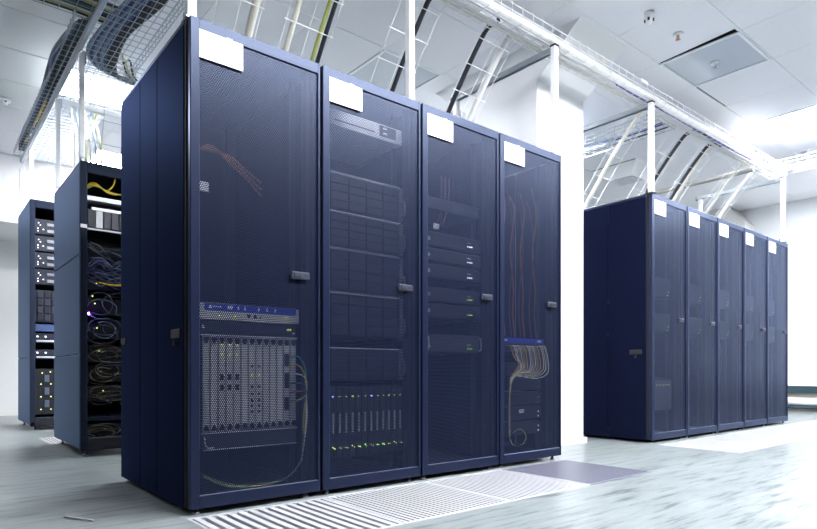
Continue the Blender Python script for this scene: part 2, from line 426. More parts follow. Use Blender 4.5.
# column with haunched head in the gap
cx0, cx1, cy0, cy1 = -1.17, -0.423, 2.73, 3.322
col = struct('column', MB().prism([(cx0, 0), (cx1, 0), (cx1, 2.745), (-0.04, ZC+0.01), (-1.55, ZC+0.01), (cx0, 2.745)], 1, cy0, cy1), 'column_paint', 'white concrete column with haunched head between the cabinet rows')
q = 0.022
mb = MB()
for (xa, xb, ya, yb) in ((cx1, cx1+q, cy0-q, cy1+q), (cx0-q, cx0, cy0-q, cy1+q), (cx0, cx1, cy0-q, cy0), (cx0, cx1, cy1, cy1+q)):
    mb.box(xa, xb, ya, yb, 0, 0.045)
part('skirting', mb, 'column_paint', col)
struct('pilaster', MB().prism([(-2.6, 0), (-1.2, 0), (-1.2, 2.763), (-1.44, ZC+0.01), (-2.6, ZC+0.01)], 1, 8.55, Y1), 'pilaster', 'grey pilaster with chamfered head against the end wall')
# low trunking and pipes along the end wall
t = thing('wall_trunking', 'dark teal cable trunking low on the white end wall', 'trunking', (1.0, 8.9, 0.255))
part('duct', MB().bbox(-1.15, 4.0, 8.86, Y1, 0.265, 0.365, 0.006), 'teal_duct', t)
part('lid', MB().bbox(-1.15, 4.0, 8.85, Y1, 0.365, 0.392, 0.004), 'white_plastic', t)
single('wall_pipe', MB().tube([(-1.15, 8.90, 0.145), (4.0, 8.90, 0.145)], 0.055, 12), 'white_plastic', 'thick white pipe running below the teal wall trunking', 'pipe')
single('wall_pipe', MB().tube([(-1.15, 8.88, 0.065), (4.0, 8.88, 0.065)], 0.022, 10), 'teal_duct', 'thin blue pipe just above the floor at the end wall', 'pipe')
struct('baseboard_far', MB().box(-1.2, X1, Y1-0.02, Y1, 0.0, 0.265), 'beige', 'beige lower band of the end wall')

# ------------------------------------------------------------------ server cabinets
def cabinet(W, label, group):
    D, H, zb = 0.994, 2.0, 0.03
    t = thing('server_cabinet', label, 'server cabinet', (0, 0, 0), group)
    xb, xf = -D, -0.046
    fr = MB()
    for x in (xb+0.01, xf-0.045):
        for y in (0.008, W-0.053): fr.box(x, x+0.045, y, y+0.045, zb, H-0.022)
    part('post_frame', fr, 'inner', t)
    part('top_panel', MB().bbox(xb, xf, 0.002, W-0.002, H-0.022, H-0.002, 0.003), 'paint', t)
    part('bottom_panel', MB().box(xb, xf, 0.002, W-0.002, zb, zb+0.02), 'inner', t)
    part('back_panel', MB().box(xb, xb+0.01, 0.01, W-0.01, zb+0.02, H-0.022), 'inner', t)
    # side panels: three upright sheets per side with open joints, and a latch
    for (ya, yb) in ((0.0, 0.008), (W-0.008, W)):
        for (a, b) in ((-D, -0.652), (-0.648, -0.390), (-0.386, xf)):
            s_ = part('side_panel', MB().bbox(a, b, ya, yb, zb-0.006, H-0.024, 0.0025), 'paint_side', t)
            if ya == 0.0 and b in (xf, -0.652):
                if b == xf:
                    part('latch', MB().bbox(-0.186, -0.078, -0.006, 0.0, 0.715, 0.752, 0.003).box(-0.14, -0.128, -0.012, 0.0, 0.685, 0.706), 'gasket', s_)
                else:
                    part('latch', MB().bbox(-0.975, -0.89, -0.006, 0.0, 0.715, 0.748, 0.003), 'gasket', s_)
    part('gasket', MB().box(xf, xf+0.012, 0.004, W-0.004, zb+0.01, H-0.01), 'gasket', t) if False else None
    g4 = MB()
    g4.box(xf, xf+0.011, 0.004, 0.03, zb, H-0.006).box(xf, xf+0.011, W-0.03, W-0.004, zb, H-0.006)
    g4.box(xf, xf+0.011, 0.03, W-0.03, zb, zb+0.03).box(xf, xf+0.011, 0.03, W-0.03, H-0.04, H-0.006)
    part('gasket', g4, 'gasket', t)
    # mounting rails inside
    for y in (0.058, W-0.083): part('mounting_rail', MB().box(-0.150, -0.135, y, y+0.025, zb+0.03, H-0.05), 'inner', t)
    # door frame
    y0, y1, z0, z1 = 0.0105, W-0.002, 0.024, H
    i0, i1, k0, k1 = 0.050, W-0.0165, 0.078, 1.950
    d = MB()
    d.bbox(-0.034, 0, y0, i0, z0, z1, 0.003).bbox(-0.034, 0, i1, y1, z0, z1, 0.003)
    d.bbox(-0.034, -0.0006, i0-0.004, i1+0.004, k1, z1, 0.003).bbox(-0.034, -0.0006, i0-0.004, i1+0.004, z0, k0, 0.003)
    door = part('door', d, 'paint', t)
    part('perforated_panel', MB().add([(-0.008, i0-0.002, k0-0.002), (-0.008, i1+0.002, k0-0.002), (-0.008, i1+0.002, k1+0.002), (-0.008, i0-0.002, k1+0.002)], [(0, 1, 2, 3)]), 'perforated', door)
    hy = W-0.155
    hd = MB().bbox(0.0, 0.009, hy, hy+0.092, 0.992, 1.026, 0.004)
    part('handle', hd, 'unit_mid', door, label='grey swing handle')
    part('lock_plate', MB().bbox(0.009, 0.014, hy+0.012, hy+0.050, 1.000, 1.018, 0.002).box(0.009, 0.011, hy+0.06, hy+0.085, 1.004, 1.012), 'unit_dark', door)
    part('paper_label', MB().prism([(0.046, 1.842), (0.232, 1.842), (0.232, 1.954), (0.185, 1.955), (0.185, 1.959), (0.160, 1.959), (0.160, 1.955), (0.046, 1.955)], 0, 0.0008, 0.002), 'paper', door, label='blank white paper label')
    # levelling feet
    for x in (-0.03, -0.93):
        for y in (0.045, W-0.06):
            f = part('foot', MB().lathe(x, y, [(0.0, 0.001), (0.016, 0.001), (0.016, 0.006), (0.008, 0.010), (0.008, 0.0245), (0.0, 0.0245)], 10), 'chrome', t)
    return t
W1, W2 = 0.6125, 0.598
n1 = ['nearest navy server cabinet holding the white card chassis', 'navy server cabinet with stacked storage units, second in the near row',
      'navy server cabinet with few lights inside, third in the near row', 'navy server cabinet at the end of the near row beside the white column']
n2 = ['navy server cabinet next to the column, first of the far row', 'second navy cabinet of the far row counted from the column', 'middle navy cabinet of the five in the far row',
      'fourth navy cabinet of the far row counted from the column', 'last navy cabinet of the far row, nearest the end wall']
p1 = cabinet(W1, n1[0], 'near row of navy server cabinets')
for k in range(1, 4):
    o = copy_tree(p1); o.location = (0, k*W1, 0); o['label'] = n1[k]
p2 = cabinet(W2, n2[0], 'far row of navy server cabinets')
R2X, R2Y = -0.035, 3.678
for k in range(5):
    o = p2 if k == 0 else copy_tree(p2)
    o.location = (R2X, R2Y+k*W2, 0); o['label'] = n2[k]

# open racks on the left: three stacked side panels, open front
def open_rack(xf, y, H, D, W, seams, label, grp):
    t = thing('open_rack', label, 'server rack', (xf-D/2, y+W/2, 0), grp)
    x0 = xf-D; zb = 0.05
    zs = [zb]+seams+[H-0.012]
    for a, b in zip(zs[:-1], zs[1:]):
        part('side_panel', MB().bbox(x0, xf-0.012, y, y+0.01, a+0.003, b-0.003, 0.003), 'rack_grey', t)
        part('side_panel', MB().bbox(x0, xf-0.012, y+W-0.01, y+W, a+0.003, b-0.003, 0.003), 'rack_grey', t)
    part('top_panel', MB().bbox(x0, xf, y+0.002, y+W-0.002, H-0.012, H, 0.003), 'rack_grey', t)
    part('back_panel', MB().box(x0, x0+0.01, y+0.01, y+W-0.01, zb, H-0.012), 'inner', t)
    part('bottom_panel', MB().box(x0, xf, y+0.01, y+W-0.01, zb, zb+0.03), 'inner', t)
    for ya in (y+0.003, y+W-0.045): part('front_post', MB().bbox(xf-0.04, xf, ya, ya+0.042, zb-0.01, H-0.012, 0.004), 'rack_grey', t)
    part('top_rail', MB().bbox(xf-0.035, xf-0.002, y+0.045, y+W-0.045, H-0.075, H-0.012, 0.004), 'rack_grey', t)
    part('bottom_rail', MB().bbox(xf-0.035, xf-0.002, y+0.045, y+W-0.045, zb-0.01, zb+0.075, 0.004), 'inner', t)
    for x in (xf-0.06, x0+0.06):
        for yy in (y+0.05, y+W-0.05):
            part('foot', MB().lathe(x, yy, [(0.0, 0.0), (0.02, 0.0), (0.02, 0.008), (0.007, 0.012), (0.007, 0.055), (0.0, 0.055)], 10), 'chrome', t)
    return t
XM, XR = -2.116, -4.40
open_rack(XM, 0.02, 2.0, 0.975, 0.61, [0.692, 1.37], 'dark grey open-fronted rack behind the nearest cabinet, full of tangled cables', 'open racks on the left')
open_rack(XR, 0.02, 2.25, 0.87, 0.61, [0.712], 'taller dark open rack at far left with silver-tabbed servers', 'open racks on the left')

# ------------------------------------------------------------------ equipment in the near row
EX = -0.085
def leds(parent, pts, m, s=0.004, x=EX):
    mb = MB()
    for (y, z) in pts: mb.box(x, x+0.004, y-s, y+s, z-s, z+s)
    return part('indicator_light', mb, m, parent)
# cabinet 1: switch with blue band
t = thing('network_switch', 'silver network switch with a blue top band in the nearest cabinet', 'network switch', (-0.3, 0.31, 0.795))
part('body', MB().bbox(-0.55, EX, 0.088, 0.533, 0.795, 0.868, 0.002), 'card_silver', t)
part('blue_band', MB().box(EX, EX+0.003, 0.100, 0.528, 0.836, 0.866), 'unit_blue', t)
mb = MB(); mb.box(EX+0.003, EX+0.004, 0.118, 0.130, 0.845, 0.857)
for k in range(5): mb.box(EX+0.003, EX+0.004, 0.135+k*0.008, 0.140+k*0.008, 0.848, 0.855)
for y in (0.20, 0.208, 0.216, 0.245, 0.275, 0.34, 0.38, 0.42): mb.box(EX+0.003, EX+0.004, y, y+0.006, 0.845, 0.860)
part('logo', mb, 'paper', t)
part('port', MB().box(EX, EX+0.002, 0.290, 0.304, 0.812, 0.826).box(EX, EX+0.002, 0.320, 0.334, 0.812, 0.826).box(EX, EX+0.002, 0.350, 0.356, 0.812, 0.822), 'black_plastic', t)
leds(t, [(0.165, 0.815), (0.232, 0.815), (0.478, 0.822)], 'led_yellow', 0.0035)
for ya in (0.078, 0.533): part('ear', MB().box(EX-0.004, EX, ya, ya+0.012, 0.80, 0.864), 'silver', t)
t = thing('patch_unit', 'dark blank patch panel between the blue-topped switch and the card chassis', 'patch unit', (-0.3, 0.31, 0.74))
part('body', MB().bbox(-0.4, EX-0.008, 0.086, 0.535, 0.742, 0.790, 0.002), 'unit_dark', t)
part('screw', MB().box(EX-0.008, EX-0.004, 0.093, 0.101, 0.760, 0.772).box(EX-0.008, EX-0.004, 0.515, 0.525, 0.748, 0.756), 'silver', t)
leds(t, [(0.505, 0.768), (0.492, 0.768)], 'led_yellow', 0.004, EX-0.008)
# the card chassis
t = thing('router_chassis', 'large router chassis with thirteen upright silver cards in the nearest cabinet', 'router', (-0.35, 0.31, 0.24))
part('body', MB().box(-0.60, EX-0.012, 0.086, 0.535, 0.242, 0.738), 'unit_dark', t)
part('top_edge', MB().box(EX-0.012, EX+0.004, 0.086, 0.535, 0.729, 0.736), 'silver', t)
part('bottom_edge', MB().box(EX-0.012, EX+0.004, 0.086, 0.535, 0.315, 0.320), 'silver', t)
part('fan_tray', MB().bbox(EX-0.012, EX-0.002, 0.092, 0.530, 0.250, 0.312, 0.002), 'unit_mid', t)
part('fan_tray_handle', MB().tube(spline([(EX, 0.100, 0.300), (EX+0.014, 0.096, 0.290), (EX+0.014, 0.100, 0.265), (EX+0.01, 0.12, 0.255), (EX, 0.14, 0.256)], 5), 0.003), 'silver', t)
part('fan_tray_rim', MB().box(EX-0.004, EX+0.003, 0.095, 0.53, 0.243, 0.247), 'silver', t)
n = 13; p = (0.533-0.090)/n
for k in range(n):
    y = 0.090+k*p
    c = part('line_card', MB().bbox(EX-0.012, EX, y+0.0022, y+p-0.0022, 0.322, 0.727, 0.002), 'card_silver', t)
    part('ejector', MB().box(EX, EX+0.008, y+0.008, y+p-0.008, 0.706, 0.722).box(EX, EX+0.012, y+0.012, y+p-0.014, 0.696, 0.708)
         .box(EX, EX+0.008, y+0.008, y+p-0.008, 0.327, 0.343).box(EX, EX+0.012, y+0.012, y+p-0.014, 0.341, 0.352), 'black_plastic', c)
    if k in (2, 3, 4):
        mb = MB()
        for z in (0.552, 0.510): mb.box(EX, EX+0.002, y+0.009, y+p-0.009, z-0.012, z+0.012)
        part('port', mb, 'black_plastic', c)
        leds(c, [(y+p/2, 0.690), (y+p/2, 0.650)], 'led_yellow', 0.0035)
    if k in (6, 7):
        mb = MB()
        for z in (0.60, 0.510, 0.40, 0.425, 0.45, 0.478): mb.box(EX, EX+0.002, y+0.012, y+p-0.012, z-0.006, z+0.006)
        part('port', mb, 'black_plastic', c)
        leds(c, [(y+p/2, 0.560)], 'led_yellow', 0.0035)
    if k == 11:
        part('port', MB().box(EX, EX+0.002, y+0.006, y+p-0.006, 0.60, 0.66).box(EX, EX+0.002, y+0.006, y+p-0.006, 0.50, 0.57).box(EX, EX+0.002, y+0.006, y+p-0.006, 0.40, 0.46), 'unit_dark', c)
cg = 'patch cables on the card chassis'
for k, (m, cn) in enumerate((('green_cable', 'green'), ('yellow_cable', 'yellow'), ('white_cable', 'white'), ('teal_cable', 'dark teal'), ('orange_cable', 'orange'), ('olive_cable', 'olive'))):
    dz = 0.04*k; dy = random.uniform(-0.006, 0.006)
    pts = [(EX+0.004, 0.500, 0.640-dz), (EX+0.035, 0.525+dy, 0.645-dz), (EX+0.045, 0.556+dy, 0.585-dz*0.6), (EX+0.04, 0.560+dy, 0.46), (EX+0.045, 0.552+dy+0.008*math.sin(k), 0.36),
           (EX+0.04, 0.548+dy, 0.25), (EX+0.045, 0.530+dy, 0.165)]
    if k in (0, 1, 3): pts += [(EX+0.045, 0.47, 0.105), (EX+0.05, 0.36, 0.076+0.004*k), (EX+0.05, 0.24, 0.082+0.004*k), (EX+0.045, 0.16, 0.100+0.004*k), (EX+0.03, 0.085, 0.140+0.004*k)]
    cable('patch_cable', pts, 0.0034, m, '%s patch cable hanging beside the card chassis in the nearest cabinet' % cn, cg)
for k in range(3):
    cable('power_cable', [(-0.16, 0.08, 1.53-0.01*k), (-0.15, 0.15, 1.535+0.01*k), (-0.15, 0.24, 1.525-0.015*k), (-0.16, 0.32, 1.485-0.02*k), (-0.18, 0.40, 1.45-0.03*k)], 0.005, 'orange_cable', 'orange cable sagging in the upper half of the nearest cabinet', 'orange cables in the nearest cabinet')
single('tag_or_glint', MB().box(-0.13, -0.127, 0.085, 0.135, 1.345, 1.385), 'paper', 'bright reflection built as a white patch in the upper half of the nearest cabinet', 'tag')  # white patch stands for a bright reflection, no tag hangs here

# cabinet 2: console unit, storage units, blade enclosure
Y2 = W1
t = thing('console_unit', 'silver console unit with a black display at the top of the second cabinet', 'console', (-0.3, 0.94, 1.775))
part('body', MB().bbox(-0.5, EX, 0.715, 1.165, 1.778, 1.858, 0.003), 'silver', t)
part('display', MB().box(EX, EX+0.003, 1.015, 1.120, 1.795, 1.850), 'black_plastic', t)
part('button', MB().box(EX+0.003, EX+0.005, 1.035, 1.06, 1.832, 1.842).box(EX+0.003, EX+0.005, 1.035, 1.06, 1.806, 1.818), 'paper', t)
part('slot', MB().box(EX, EX+0.002, 0.74, 0.98, 1.802, 1.808), 'unit_mid', t)
zs = [(1.552, 1.372, 'uppermost'), (1.364, 1.192, 'second from the top'), (1.184, 0.976, 'third from the top'), (0.968, 0.748, 'fourth from the top'), (0.697, 0.530, 'lowest')]
for (zt, zb, nm) in zs:
    t = thing('storage_unit', 'dark storage unit of drive trays in the second cabinet, %s' % nm, 'storage unit', (-0.35, 0.93, zb), 'storage units in the second cabinet')
    part('body', MB().box(-0.62, EX-0.014, 0.716, 1.148, zb, zt), 'unit_dark', t)
    part('top_edge', MB().box(EX-0.014, EX+0.004, 0.716, 1.148, zt-0.007, zt), 'silver', t)
    nr, nc = 4, 4; h = (zt-zb-0.014)/nr; ww = 0.424/nc
    for r_ in range(nr):
        for c_ in range(nc):
            y, z = 0.720+c_*ww, zb+0.004+r_*h
            dt = part('drive_tray', MB().bbox(EX-0.014, EX-0.002, y+0.002, y+ww-0.002, z+0.002, z+h-0.002, 0.0015), 'blade_grey', t)
    part('handle', MB().tube(spline([(EX, 1.160, zb+0.03), (EX+0.02, 1.163, zb+0.035), (EX+0.02, 1.163, zb+0.10), (EX, 1.160, zb+0.105)], 4), 0.005).box(EX-0.014, EX, 1.148, 1.172, zb, zt), 'rail_metal', t)
t = thing('blade_enclosure', 'blade server enclosure with a row of twelve blades at the bottom of the second cabinet', 'blade server', (-0.35, 0.94, 0.15))
part('body', MB().box(-0.62, EX-0.016, 0.712, 1.172, 0.150, 0.505), 'unit_dark', t)
p = 0.456/12
for k in range(12):
    y = 0.714+k*p
    b_ = part('blade', MB().bbox(EX-0.016, EX-0.004, y+0.002, y+p-0.002, 0.155, 0.500, 0.002), 'blade_grey', t)
    part('lever', MB().box(EX-0.004, EX+0.006, y+0.016, y+0.021, 0.275, 0.372), 'silver', b_)
    leds(b_, [(y+0.020+random.uniform(-.004, .004), 0.452)], 'led_blue' if k in (0, 6) else 'led_green' if k % 3 != 1 else 'led_yellow', 0.0038 if k % 3 == 0 else 0.0025)
    leds(b_, [(y+0.018, 0.205+random.uniform(-.004, .004)), (y+0.028, 0.198)], 'led_green' if k % 3 else 'led_yellow', 0.0022 if k % 4 else 0.0032)
# cabinet 3: plain servers
for k, (zt, zb) in enumerate(((1.36, 1.275), (1.268, 1.185), (1.178, 1.095), (1.05, 0.965), (0.958, 0.875), (0.79, 0.68))):
    t = thing('rack_server', 'dark rack server in the third cabinet, %s from the top' % od[k], 'server', (-0.35, 1.55, zb), 'dark servers in the third cabinet')
    part('body', MB().bbox(-0.65, EX-0.004, 1.31, 1.775, zb, zt, 0.002), 'unit_dark', t)
    part('bezel', MB().bbox(EX-0.004, EX+0.004, 1.33, 1.755, zb+0.006, zt-0.006, 0.003), 'unit_mid' if k == 5 else 'blade_grey', t)
    part('badge', MB().box(EX+0.004, EX+0.006, 1.345, 1.36, zb+0.03, zb+0.05).box(EX+0.004, EX+0.006, 1.65, 1.68, zb+0.05, zb+0.053), 'silver', t)
    leds(t, [(1.655, zb+0.03), (1.67, zb+0.03), (1.685, zb+0.03)], 'led_white' if k < 3 else 'led_green', 0.003, EX+0.004)
    if k == 5:
        part('handle', MB().tube(spline([(EX, 1.335, zb+0.02), (EX+0.02, 1.335, zb+0.025), (EX+0.02, 1.335, zb+0.085), (EX, 1.335, zb+0.09)], 4), 0.004)
             .tube(spline([(EX, 1.75, zb+0.02), (EX+0.02, 1.75, zb+0.025), (EX+0.02, 1.75, zb+0.085), (EX, 1.75, zb+0.09)], 4), 0.004), 'silver', t)
t = thing('patch_unit', 'patch panel with two pale label strips in the third cabinet', 'patch unit', (-0.3, 1.55, 1.49))
part('body', MB().bbox(-0.4, EX-0.02, 1.31, 1.775, 1.49, 1.56, 0.002), 'unit_dark', t)
part('label_strip', MB().box(EX-0.02, EX-0.017, 1.545, 1.64, 1.512, 1.535), 'unit_mid', t)
part('label_strip', MB().box(EX-0.02, EX-0.017, 1.655, 1.755, 1.512, 1.535), 'unit_mid', t)
single('tag_or_glint', MB().box(-0.10, -0.097, 1.40, 1.445, 1.375, 1.41), 'paper', 'white tag above the servers in the third cabinet', 'tag')
for k in range(3):
    cable('power_cable', [(-0.14, 1.50+0.03*k, 1.70), (-0.12, 1.48+0.03*k, 1.6), (-0.11, 1.46+0.025*k, 1.48), (-0.12, 1.44+0.02*k, 1.40)], 0.005, 'red_cable', 'dark red cable hanging at the top of the third cabinet', 'red cables in the third cabinet')
# cabinet 4: blue switch with fibre loom
t = thing('network_switch', 'blue-fronted network switch halfway down the end cabinet by the column', 'network switch', (-0.3, 2.17, 0.755))
part('body', MB().bbox(-0.5, EX, 1.955, 2.37, 0.715, 0.79, 0.002), 'unit_mid', t)
part('blue_band', MB().box(EX, EX+0.003, 1.960, 2.365, 0.758, 0.787), 'unit_blue', t)
part('port_row', MB().box(EX, EX+0.002, 1.975, 2.345, 0.725, 0.75), 'black_plastic', t)
part('logo', MB().box(EX+0.003, EX+0.005, 1.975, 2.005, 0.768, 0.778).box(EX+0.003, EX+0.005, 2.30, 2.34, 0.768, 0.778), 'paper', t)
fm = ['yellow_cable', 'orange_cable', 'white_cable', 'cream_cable', 'olive_cable', 'white_cable', 'yellow_cable', 'steel_blue_cable']
nm8 = {'yellow_cable': 'yellow', 'orange_cable': 'orange', 'white_cable': 'white', 'cream_cable': 'cream', 'olive_cable': 'olive', 'steel_blue_cable': 'pale blue'}
for k in range(22):
    y = 1.985+k*0.0165; m = fm[k % 8]; s_ = random.uniform(-1, 1)
    dr = 0.62-0.004*k+0.01*s_
    pts = [(EX+0.002, y, 0.737), (EX+0.03, y+0.02, 0.730), (EX+0.045, y+0.03, dr+0.05), (EX+0.045, (y+2.05)/2+0.05, dr-0.005*s_), (EX+0.04, 2.02+0.004*(k % 5), 0.555+0.01*s_), (EX+0.035, 1.992+0.002*(k % 4), 0.47), (EX+0.035, 1.985+0.002*(k % 5), 0.30), (EX+0.035, 1.988+0.002*(k % 4), 0.17)]
    if k % 6 == 0: pts += [(EX+0.04, 2.03, 0.115), (EX+0.04, 2.11, 0.12), (EX+0.04, 2.14, 0.17), (EX+0.04, 2.09, 0.215), (EX+0.04, 2.02, 0.20)]
    cable('fibre_cable', pts, 0.0026, m, '%s fibre cable in the loom below the blue switch of the end cabinet' % nm8[m], 'fibre loom in the end cabinet', n=6, seg=5)
for k in range(7):
    y = 2.02+0.05*k+random.uniform(-.015, .015)
    cable('hanging_cable', [(-0.15, y, 1.80-0.05*(k % 3)), (-0.13, y+0.02, 1.60), (-0.12, y-0.03+0.06*(k % 2), 1.35), (-0.13, y+0.01, 1.1), (-0.12, y-0.01, 0.95), (-0.12, y+0.01, 0.80)], 0.0045, 'red_cable' if k % 2 else 'orange_cable', '%s cable hanging in the upper part of the end cabinet' % ('dark red' if k % 2 else 'orange'), 'hanging cables in the end cabinet')
single('tag_or_glint', MB().box(-0.10, -0.097, 2.135, 2.185, 0.31, 0.335), 'paper', 'small pale tag low in the end cabinet by the column', 'tag')
for k in range(5):
    zb = 0.17+k*0.095
    t = thing('rack_server', 'dark rack server low in the end cabinet, %s from the floor' % od[k], 'server', (-0.35, 2.17, zb), 'dark servers in the end cabinet')
    part('body', MB().bbox(-0.65, EX-0.02, 2.03, 2.37, zb, zb+0.085, 0.002), 'unit_dark', t)
    part('bezel', MB().bbox(EX-0.02, EX-0.012, 2.05, 2.33, zb+0.006, zb+0.079, 0.003), 'blade_grey', t)
    leds(t, [(2.335, zb+0.02), (2.335, zb+0.05)], 'led_white', 0.0025, EX-0.02)
# far row contents
t = thing('router_chassis', 'pale card chassis low in the first cabinet of the far row', 'router', (-0.35, 3.98, 0.24))
part('body', MB().box(-0.60, -0.145, 3.76, 4.21, 0.242, 0.52), 'unit_dark', t)
for k in range(9):
    part('line_card', MB().bbox(-0.145, -0.133, 3.765+k*0.049, 3.81+k*0.049, 0.25, 0.50, 0.002), 'slate_cable', t)
leds(t, [(3.80+0.049*k, 0.46) for k in range(8)], 'led_yellow', 0.004, -0.133)
for (k, yb) in ((0, 3.76), (1, 4.36), (2, 4.96), (3, 5.55), (4, 6.15)):
    for q_, zb in enumerate((0.9, 1.2)):
        t = thing('rack_server', 'dark %s rack server in the %s cabinet of the far row' % (('lower', 'upper')[q_], od[k]), 'server', (-0.4, yb+0.22, zb), 'dark servers in the far row')
        part('body', MB().bbox(-0.7, -0.15, yb, yb+0.45, zb, zb+0.17, 0.002), 'unit_dark', t)
        part('bezel', MB().bbox(-0.15, -0.142, yb+0.01, yb+0.44, zb+0.01, zb+0.16, 0.003), 'blade_grey', t)
        leds(t, [(yb+0.38, zb+0.03), (yb+0.40, zb+0.06)], 'led_green', 0.003, -0.142)
for k in range(3):
    cable('power_cable', [(-0.15, 5.1+0.05*k, 0.85), (-0.13, 5.08+0.05*k, 0.75), (-0.13, 5.05+0.06*k, 0.6), (-0.14, 5.0+0.05*k, 0.45)], 0.007, 'red_cable', 'dark red cable inside the middle cabinet of the far row', 'red cables in the far row')

# ------------------------------------------------------------------ equipment in the open rack
MX = XM-0.075
t = thing('cable_shelf', 'silver shelf bar across the upper part of the open rack behind the nearest cabinet', 'rack shelf', (MX-0.1, 0.33, 1.748))
part('bar', MB().bbox(MX-0.05, MX+0.03, 0.066, 0.584, 1.752, 1.785, 0.003), 'silver', t)
part('tray', MB().box(MX-0.4, MX-0.05, 0.066, 0.584, 1.752, 1.76), 'rail_metal', t)
t = thing('patch_unit', 'black module panel with one white module in the open rack behind the nearest cabinet', 'patch unit', (MX-0.2, 0.33, 1.56))
part('body', MB().bbox(MX-0.35, MX, 0.066, 0.584, 1.565, 1.70, 0.003), 'unit_dark', t)
part('top_edge', MB().box(MX, MX+0.006, 0.105, 0.584, 1.695, 1.715), 'silver', t)
for k in range(10):
    y = 0.078+k*0.05
    part('module', MB().bbox(MX, MX+0.010, y+0.003, y+0.046, 1.575, 1.69, 0.002), 'paper' if k == 1 else 'unit_mid' if k in (2, 3) else 'unit_dark', t)
part('shelf_edge', MB().box(MX-0.01, MX+0.02, 0.066, 0.584, 1.553, 1.564), 'rail_metal', t)
single('post_label', MB().box(XM+0.0005, XM+0.002, 0.022, 0.062, 1.548, 1.572), 'paper', 'small white label on the front post of the open rack', 'label')
for k in range(3):
    cable('patch_cable', [(MX+0.0, 0.07, 1.83+0.012*k), (MX+0.03, 0.12, 1.855+0.01*k), (MX+0.03, 0.20, 1.835-0.006*k), (MX+0.03, 0.28, 1.825), (MX+0.02, 0.40, 1.84+0.01*k), (MX, 0.52, 1.85)], 0.005, 'yellow_cable' if k else 'olive_cable', 'yellow patch cable drooping under the top of the open rack', 'yellow cables in the open rack')
cable('patch_cable', [(MX+0.03, 0.20, 1.835), (MX+0.04, 0.23, 1.87), (MX+0.035, 0.245, 1.91), (MX+0.02, 0.25, 1.94)], 0.006, 'yellow_cable', 'short yellow cable rising to the top rail of the open rack', 'yellow cables in the open rack')
tm_ = ['slate_cable', 'steel_blue_cable', 'blue_cable', 'slate_cable', 'purple_cable', 'black_cable', 'blue_cable']
tn_ = {'steel_blue_cable': 'pale blue', 'slate_cable': 'slate grey', 'black_cable': 'black', 'blue_cable': 'blue', 'purple_cable': 'violet-blue'}
for k in range(26):
    m = tm_[k % 7]; z0 = random.uniform(1.22, 1.44); pts = []
    y = 0.075+random.uniform(0, 0.02)
    while y < 0.56:
        pts.append((MX+random.uniform(0.0, 0.05), y, z0+random.uniform(-0.045, 0.045)-0.05*math.sin((y-0.07)/0.5*PI))); y += random.uniform(0.05, 0.10)
    cable('patch_cable', pts, 0.0048, m, '%s patch cable in the tangle halfway up the open rack' % tn_[m], 'tangled patch cables in the open rack', n=5, seg=5)
t = thing('network_switch', 'dark switch behind the blue cable tangle of the open rack', 'network switch', (MX-0.2, 0.33, 1.2))
part('body', MB().bbox(MX-0.4, MX-0.03, 0.066, 0.584, 1.15, 1.45, 0.003), 'unit_dark', t)
part('port_row', MB().box(MX-0.03, MX-0.026, 0.09, 0.56, 1.25, 1.28).box(MX-0.03, MX-0.026, 0.09, 0.56, 1.34, 1.37), 'black_plastic', t)
leds(t, [(0.115, 1.10), (0.14, 1.19)], 'led_yellow', 0.004, MX-0.02)
cable('patch_cable', [(MX+0.05, 0.14, 1.19), (MX+0.055, 0.22, 1.178), (MX+0.055, 0.32, 1.185), (MX+0.03, 0.45, 1.2)], 0.006, 'yellow_cable', 'yellow cable under the blue tangle of the open rack', 'yellow cables in the open rack')
for q_, (z0, cnt) in enumerate(((1.03, 5), (0.86, 5), (0.70, 6), (0.56, 6), (0.42, 7), (0.15, 6))):
    t = thing('rack_server', 'black server behind the looped cables of the open rack, %s from the top' % od[q_], 'server', (MX-0.2, 0.33, z0-0.05), 'black servers in the open rack')
    part('body', MB().bbox(MX-0.5, MX-0.035, 0.066, 0.584, z0-0.055, z0+0.06, 0.003), 'black_plastic', t)
    part('bezel', MB().bbox(MX-0.035, MX-0.028, 0.075, 0.575, z0-0.045, z0+0.05, 0.003), 'inner', t)
    leds(t, [(0.13+0.013*q_, z0+0.02)], 'led_yellow', 0.004, MX-0.02)
    for k in range(cnt):
        cy, cz = 0.20+random.uniform(-0.05, 0.09), z0+random.uniform(-0.03, 0.03)
        ra, rb = random.uniform(0.07, 0.12), random.uniform(0.025, 0.05) if q_ > 1 else random.uniform(0.05, 0.08)
        ph = random.uniform(0, 6.28)
        pts = [(MX+0.02+0.012*math.sin(3*a_+ph), cy+ra*math.cos(a_+ph), cz+rb*math.sin(a_+ph)) for a_ in [i*0.7 for i in range(9)]]
        m = ['dim_olive_cable', 'black_cable', 'slate_cable', 'black_cable', 'red_cable'][k % 5] if q_ > 1 else ['black_cable', 'slate_cable', 'steel_blue_cable'][k % 3]
        cn = {'dim_olive_cable': 'olive', 'black_cable': 'black', 'steel_blue_cable': 'pale blue', 'red_cable': 'dark red', 'slate_cable': 'slate grey'}[m]
        cable('looped_cable', pts, 0.0038, m, '%s cable coiled in front of the %s black server of the open rack' % (cn, od[q_]), 'looped cables in the open rack', n=4, seg=5)
t = thing('rack_shelf', 'black shelf above the lowest server of the open rack', 'rack shelf', (MX-0.1, 0.33, 0.24))
part('plate', MB().bbox(MX-0.4, XM-0.045, 0.066, 0.584, 0.235, 0.262, 0.003), 'rack_grey', t)
single('indicator_lamp', MB().lathe(MX+0.05, 0.078, [(0.0, 0.962), (0.005, 0.965), (0.0065, 0.971), (0.005, 0.977), (0.0, 0.98)], 10), 'led_violet', 'glowing violet indicator lamp in the open rack', 'indicator light')
